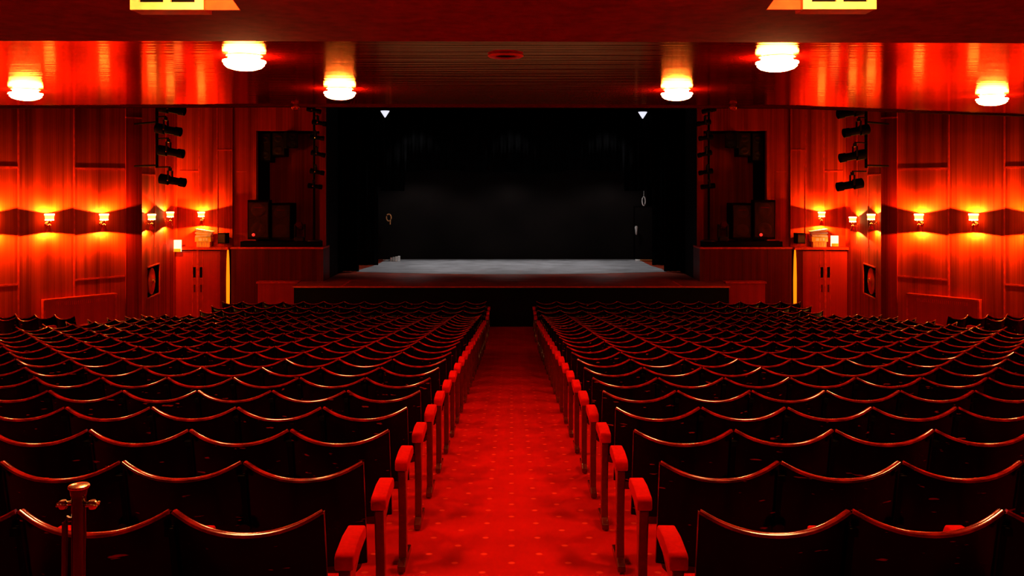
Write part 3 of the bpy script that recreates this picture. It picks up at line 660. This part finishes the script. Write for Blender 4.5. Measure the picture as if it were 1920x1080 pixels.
for s, sd in ((-1, 'left'), (1, 'right')):
    mx = lambda a: a if s < 0 else 1918-a
    # boom beside the pilaster, d 20.4
    d = 20.3
    p = at(mx(294), 315, d); top = CZ+3.6
    t = thing('lighting_boom', 'black vertical lighting pole bracketed to the %s pilaster' % sd, 'lighting pole', (p.x, d, p.z))
    bm = BM(); tube(bm, [(0,0,0), (0,0,top-p.z)], 0.035, 10); obj('pole', bm, M['black'], t, True)
    for zz in (0.28, 1.28):
        bm = BM(); tube(bm, [(0,0,zz-0.22), (s*0.77, 0.61, zz-0.22)], 0.022); obj('wall_bracket', bm, M['black'], t)
    def outrigger(q, rad, pole_pt, m='black'):
        zc = q.z+rad*2.6+0.0165-pole_pt.z
        g = BM(); tube(g, [(0, 0, zc), (q.x-pole_pt.x, q.y-pole_pt.y, zc)], 0.016); obj('outrigger', g, M[m], t, True)
    names = ['lowest', 'second', 'third', 'highest visible']
    for k, (px, py) in enumerate(((319, 338), (316, 284), (311, 243), (318, 204))):
        if s > 0: px += (1, -1, -3, 1)[k]; py += (8, 8, 2, 6)[k]
        q = at(mx(px), py, d-0.2); outrigger(q, 0.11, p)
        spot_fixture((q.x, q.y, q.z), 0.60, 0.11, 0 if s < 0 else PI, 0.17, '%s black profile spotlight on the lighting pole at the %s pilaster' % (names[k], sd), 'spotlights beside the pilasters')
    # ladder beside the stage opening
    d = 26.2; p = at(mx(589), 452, d)
    t = thing('lighting_boom', 'black lighting pole standing on the ledge at the %s edge of the stage opening' % sd, 'lighting pole', (p.x, d, 2.30))
    bm = BM(); tube(bm, [(0,0,0), (0,0,5.2)], 0.035, 10); obj('pole', bm, M['black'], t, True)
    bm = BM(); lathe(bm, [(0.22, 0.0), (0.22, 0.03), (0.05, 0.05)], seg=20); obj('base', bm, M['iron'], t, True)
    for k, (px, py) in enumerate(((588, 349), (592, 322), (594, 288), (592, 258), (596, 230), (586, 206))):
        q = at(mx(px), py, d-0.3); outrigger(q, 0.075, Vector((p.x, p.y, 2.30)))
        spot_fixture((q.x, q.y, q.z), 0.42, 0.075, (0 if s < 0 else PI), 0.12+0.06*(k % 3), '%s small dark spotlight up the lighting pole at the %s edge of the stage' % (ORD[k], sd), 'spotlights beside the stage opening')
    # small lantern stand on the ledge
    q = at(mx(563), 448, 26.3)
    t = thing('moving_head_lantern', 'small dim stage lantern standing on the %s ledge beside the loudspeakers' % sd, 'stage light', (q.x, 26.24, 2.30))
    bm = BM(); box(bm, -0.13, 0.13, -0.12, 0.12, 0, 0.12); obj('base', bm, M['iron'], t, bevel=0.01)
    bm = BM(); box(bm, -0.16, -0.12, -0.05, 0.05, 0.1, 0.5); box(bm, 0.12, 0.16, -0.05, 0.05, 0.1, 0.5); box(bm, -0.125, 0.125, -0.05, 0.05, 0.1, 0.14); obj('yoke', bm, M['iron'], t)
    bm = BM(); lathe(bm, [(0.06,-0.16), (0.11,-0.12), (0.11,0.12), (0.09,0.17)], (0,0,0.45), 16, Matrix.Rotation(1.2, 3, 'X')); obj('head', bm, M['post_wood'], t, True)
# small round fittings at the balcony lip
for s, px in ((-1, 556), (1, 1372)):
    p = at(px, 200, 12.35)
    bm = BM(); lathe(bm, [(0.02, 0.03), (0.045, 0.02), (0.06, 0.0), (0.055, -0.02), (0.03, -0.045), (0.01, -0.05)], seg=16)
    tag(obj('lip_fitting', bm, M['brass'], None, True, loc=(p.x, p.y-0.05, CZ1-0.03)), 'tiny round brass fitting under the balcony edge, %s of the stage' % ('left' if s < 0 else 'right'), 'fitting')

# ------------------------------------------------------------------ seats
W = 0.55; HT = 0.82
def back_pt(u, v, off=0.0):
    """u -1..1 across, v metres below the top; off metres towards the stage"""
    dip = 0.070*(1-abs(u)**2.2)*max(0.0, 1-v/0.5)
    y = -0.050*(1-u*u)+0.22*v+off
    return Vector((u*0.2705, y, HT-dip-v))
def back_mesh(nu=14, nv=5, th=0.02, depth=0.50, off=0.0, inset=1.0, vtop=0.0):
    bm = BM(); G = {}
    for k in (0, 1):
        for i in range(nu+1):
            for j in range(nv+1):
                u = (-1+2*i/nu)*inset; G[k,i,j] = bm.verts.new(back_pt(u, vtop+depth*j/nv, off+k*th))
    for k in (0, 1):
        for i in range(nu):
            for j in range(nv): bm.faces.new((G[k,i,j], G[k,i+1,j], G[k,i+1,j+1], G[k,i,j+1]))
    for i in range(nu):
        for j in (0, nv): bm.faces.new((G[0,i,j], G[0,i+1,j], G[1,i+1,j], G[1,i,j]))
    for j in range(nv):
        for i in (0, nu): bm.faces.new((G[0,i,j], G[0,i,j+1], G[1,i,j+1], G[1,i,j]))
    return bm
def trim_mesh(nu=18, sides=True, seg=8):
    bm = BM()
    pts = [back_pt((-1+2*i/nu)*0.985, 0.0, 0.010)+Vector((0, 0, 0.002)) for i in range(nu+1)]
    def sweep(pts, ry, rz, tilt=0):
        rings = []
        for i, p in enumerate(pts):
            t = (pts[min(i+1, len(pts)-1)]-pts[max(i-1, 0)]).normalized()
            n = Vector((0, 1, 0)) - t*t.y; n.normalize(); b = t.cross(n)
            ring = []
            for k in range(seg):
                a = 2*PI*(k+0.5)/seg; ca, sa = math.cos(a), math.sin(a)
                e = 0.6
                ring.append(bm.verts.new(p+n*ry*math.copysign(abs(ca)**e, ca)+b*rz*math.copysign(abs(sa)**e, sa)))
            rings.append(ring)
        for A, B in zip(rings, rings[1:]):
            for k in range(seg): bm.faces.new((A[k], A[(k+1)%seg], B[(k+1)%seg], B[k]))
        bm.faces.new(rings[0][::-1]); bm.faces.new(rings[-1])
    sweep(pts, 0.0155, 0.0085)
    if sides:
        for u in (-1, 1): sweep([back_pt(u, 0.0+0.08*k, 0.010) for k in range(7)], 0.013, 0.003)
    return bm
def arm_pad(bm, xc): 
    x0, x1 = xc-0.036, xc+0.036
    prof = [(0.095, 0.565), (0.095, 0.615), (0.11, 0.628), (0.24, 0.640), (0.37, 0.632), (0.39, 0.60), (0.385, 0.575)]
    a = [bm.verts.new((x0, y, z)) for y, z in prof]; b = [bm.verts.new((x1, y, z)) for y, z in prof]
    bm.faces.new(a); bm.faces.new(b[::-1])
    for i in range(len(prof)): bm.faces.new((a[i], a[(i+1)%len(prof)], b[(i+1)%len(prof)], b[i]))
def standard(bm, xc):
    """side frame: post, arm bracket, seat bracket and foot, as one profiled plate"""
    prof = [(0.10, 0.565), (0.375, 0.575), (0.36, 0.55), (0.22, 0.50), (0.20, 0.40), (0.21, 0.20), (0.22, 0.05), (0.40, 0.035), (0.40, 0.0), (0.09, 0.0), (0.09, 0.035), (0.15, 0.06), (0.15, 0.30), (0.125, 0.45)]
    x0, x1 = xc-0.022, xc+0.022
    a = [bm.verts.new((x0, y, z)) for y, z in prof]; b = [bm.verts.new((x1, y, z)) for y, z in prof]
    bm.faces.new(a); bm.faces.new(b[::-1])
    for i in range(len(prof)): bm.faces.new((a[i], a[(i+1)%len(prof)], b[(i+1)%len(prof)], b[i]))
SLOPE_DZ = 0.0
def make_seat(side, end):
    """side +1: outer side is +x. Every seat owns the arm and standard on its outer side; the seat by the aisle owns both."""
    t = thing('theatre_seat', 'x', 'theatre seat', (0,0,0), 0, 'theatre seats')
    obj('backrest', back_mesh(), M['seat_wood'], t, True)
    obj('edge_trim', trim_mesh(18, False), M['trim_wood'], t, True)
    obj('back_pad', back_mesh(10, 4, 0.035, 0.40, 0.022, 0.84, 0.05), M['cushion'], t, True)
    bm = BM()
    box(bm, -0.226, 0.226, 0.19, 0.29, 0.22, 0.60)
    bmesh.ops.bevel(bm, geom=bm.edges[:]+bm.verts[:], offset=0.045, segments=3, profile=0.5, affect='EDGES')
    obj('seat_cushion', bm, M['cushion'], t, True)
    for k in ([side, -side] if end else [side]):
        bm = BM(); arm_pad(bm, k*W/2+(0 if k == side else k*0.05)); bmesh.ops.recalc_face_normals(bm, faces=bm.faces); bmesh.ops.bevel(bm, geom=bm.edges[:], offset=0.008, segments=2, profile=0.5, affect='EDGES')
        obj('armrest', bm, M['fabric'], t, True)
        bm = BM(); standard(bm, k*W/2+(0 if k == side else k*0.05)); obj('side_standard', bm, M['post_wood'], t, bevel=0.006)
    bm = BM(); x = side*W/2
    box(bm, x-0.016, x+0.016, -0.026, -0.012, HT-0.080, HT-0.050)
    obj('top_bracket', bm, M['black'], t, bevel=0.003)
    bm = BM(); lean = math.atan(0.22)
    obox(bm, (x, 0.22*0.19-0.0135, HT-0.19), 0.022, 0.004, 0.29, Matrix.Rotation(lean, 3, 'X'))
    obj('joint_strip', bm, M['black'], t)
    bm = BM(); prof = [(-0.032, -0.34), (-0.032, -0.30), (-0.012, -0.288), (0.012, -0.288), (0.032, -0.30), (0.032, -0.34)]
    a = [bm.verts.new((x+p_[0]*0.8, 0.022, HT+p_[1])) for p_ in prof]; b = [bm.verts.new((x+p_[0]*0.8, 0.042, HT+p_[1])) for p_ in prof]
    bm.faces.new(a); bm.faces.new(b[::-1])
    for i in range(6): bm.faces.new((a[i], b[i], b[(i+1)%6], a[(i+1)%6]))
    obj('hinge_bracket', bm, M['iron'], t)
    return t
protos = {}
def seat(x, y, z, rot, side, end, label, group, far=False):
    key = (side, end)
    if key not in protos:
        t = make_seat(side, end); protos[key] = t
        t.location = (x, y, z); t.rotation_euler = (0, 0, rot); t['label'] = label; t['group'] = group
        return t
    return dup(protos[key], (x, y, z), rot, label, group, ('top_bracket', 'hinge_bracket') if far else ())

D0, PITCH = 3.15, 0.835
rows = [D0+PITCH*n for n in range(21)]
frontrows = [22.05, 22.9, 23.75]
spots = []   # (row index, seat index, side, x, y)
for n, d in enumerate(rows+frontrows):
    kmax = 14
    vis = math.ceil((961/F*d-0.67)/W)
    cnt = min(kmax, max(3, vis))
    if d > 22: cnt = 13
    for s in (-1, 1):
        for k in range(cnt): spots.append((n, k, s, s*(0.672+0.275-0.005+k*W), d))
n_ind = 0; rest = []
LIM = 284
for n, k, s, x, d in spots:
    z = floor_z(d)
    if n_ind < LIM and n < 17:
        rowtxt = 'nearest row' if n == 0 else '%s row beyond the nearest' % ORD[n-1]
        sd = 'left' if s < 0 else 'right'
        kk = 'on the aisle' if k == 0 else '%s from the aisle' % ORD[k]
        jx, jz = random.uniform(-0.002, 0.002), 0
        seat(x+jx, d+random.uniform(-0.0025, 0.0025), z+0.0, random.uniform(-0.004, 0.004), s, k == 0,
             'dark theatre seat %s, %s block, %s' % (kk, sd, rowtxt), 'theatre seats in the %s block' % sd, n >= 9)
        n_ind += 1
    else:
        rest.append((n, k, s, x, d))
# the many small far seats as one object
bm = BM()
def merge(dst, src_bm, M4, mi):
    src_bm.verts.ensure_lookup_table(); vm = [dst.verts.new(M4@v.co) for v in src_bm.verts]
    for i, v in enumerate(src_bm.verts): v.index = i
    for f in src_bm.faces:
        try:
            q = dst.faces.new([vm[v.index] for v in f.verts]); q.material_index = mi; q.smooth = True
        except ValueError: pass
bl = back_mesh(10, 2, 0.02, 0.50); bmesh.ops.recalc_face_normals(bl, faces=bl.faces)
tl = trim_mesh(10, False, 6); bmesh.ops.recalc_face_normals(tl, faces=tl.faces)
pads = {}
for s in (-1, 1):
    for e in (0, 1):
        pb = BM(); arm_pad(pb, s*W/2); 
        if e: arm_pad(pb, -s*(W/2+0.05))
        bmesh.ops.recalc_face_normals(pb, faces=pb.faces)
        sb = BM(); standard(sb, s*W/2)
        if e: standard(sb, -s*(W/2+0.05))
        box(sb, -0.22, 0.22, 0.17, 0.27, 0.22, 0.60)
        bmesh.ops.recalc_face_normals(sb, faces=sb.faces)
        pads[s, e] = (pb, sb)
for n, k, s, x, d in rest:
    T4 = Matrix.Translation((x, d+random.uniform(-0.008, 0.008), floor_z(d)))@Matrix.Rotation(random.uniform(-0.012, 0.012), 4, 'Z')
    merge(bm, bl, T4, 0); merge(bm, tl, T4, 1); pb, sb = pads[s, 1 if k == 0 else 0]; merge(bm, pb, T4, 2); merge(bm, sb, T4, 3)
me = bpy.data.meshes.new('far_theatre_seating'); bm.to_mesh(me); bm.free()
for m in (M['seat_wood'], M['trim_wood'], M['fabric'], M['post_wood']): me.materials.append(m)
o = bpy.data.objects.new('far_theatre_seating', me); C.objects.link(o)
tag(o, 'dense far rows of dark theatre seats nearest the stage', 'theatre seats', None, 'stuff')
# angled side seats along the side walls
for s, sd in ((-1, 'left'), (1, 'right')):
    rot = s*0.38; ux = Vector((math.cos(rot), math.sin(rot)))
    for r in range(2):
        base = Vector((s*9.0, 17.7)) if r == 0 else Vector((s*9.35, 16.95))
        for k in range(4):
            p = base+ux*(s*k*W)
            seat(p.x, p.y, floor_z(p.y)+0.07, rot, s, k == 0,
                 'angled dark seat by the %s side wall, %s from the inner end, %s row' % (sd, ORD[k], 'front' if r == 0 else 'rear'), 'angled seats by the %s wall' % sd, True)

# ------------------------------------------------------------------ stanchion in the left foreground
P = at(148, 908, 2.4)
st2 = thing('rope_stanchion', 'chrome rope stanchion with beaded collars standing in front of the nearest left seats', 'stanchion', (P.x, 2.4, floor_z(2.4)-0.012))
hh = P.z-floor_z(2.4)+0.012
bm = BM(); lathe(bm, [(0.019, 0.02), (0.019, hh-0.03), (0.021, hh-0.03), (0.024, hh-0.012)], seg=24); obj('post', bm, M['chrome'], st2, True)
bm = BM(); lathe(bm, [(0.018, hh-0.012), (0.026, hh-0.010), (0.0265, hh-0.002), (0.018, hh), (0.004, hh+0.001)], seg=28)
for i in range(18):
    a = 2*PI*i/18; bmesh.ops.create_uvsphere(bm, u_segments=8, v_segments=6, radius=0.0035, matrix=Matrix.Translation((0.025*math.cos(a), 0.025*math.sin(a), hh-0.006)))
obj('top_cap', bm, M['bead'], st2, True)
bm = BM(); lathe(bm, [(0.16, 0.012), (0.165, 0.02), (0.15, 0.035), (0.06, 0.06), (0.022, 0.085)], seg=32); obj('base', bm, M['chrome'], st2, True)
for k in (-1, 1):
    bm = BM(); zc = hh-0.052
    lathe(bm, [(0.010, -0.012), (0.013, -0.006), (0.013, 0.004), (0.008, 0.010)], (k*0.040, -0.005, zc), 14)
    for i in range(12):
        a = 2*PI*i/12; bmesh.ops.create_uvsphere(bm, u_segments=8, v_segments=6, radius=0.0032, matrix=Matrix.Translation((k*0.040+0.016*math.cos(a), -0.005+0.016*math.sin(a), zc+0.003*math.sin(3*a))))
    tube(bm, [(k*0.018, 0, zc), (k*0.03, -0.004, zc)], 0.005)
    obj('rope_hook', bm, M['bead'], st2, True)
bm = BM(); tube(bm, [(-0.022, -0.01, hh-0.085), (-0.031, -0.014, hh-0.10), (-0.034, -0.012, hh-0.3), (-0.034, 0.0, 0.35)], 0.008); obj('rope_end', bm, M['post_wood'], st2, True)
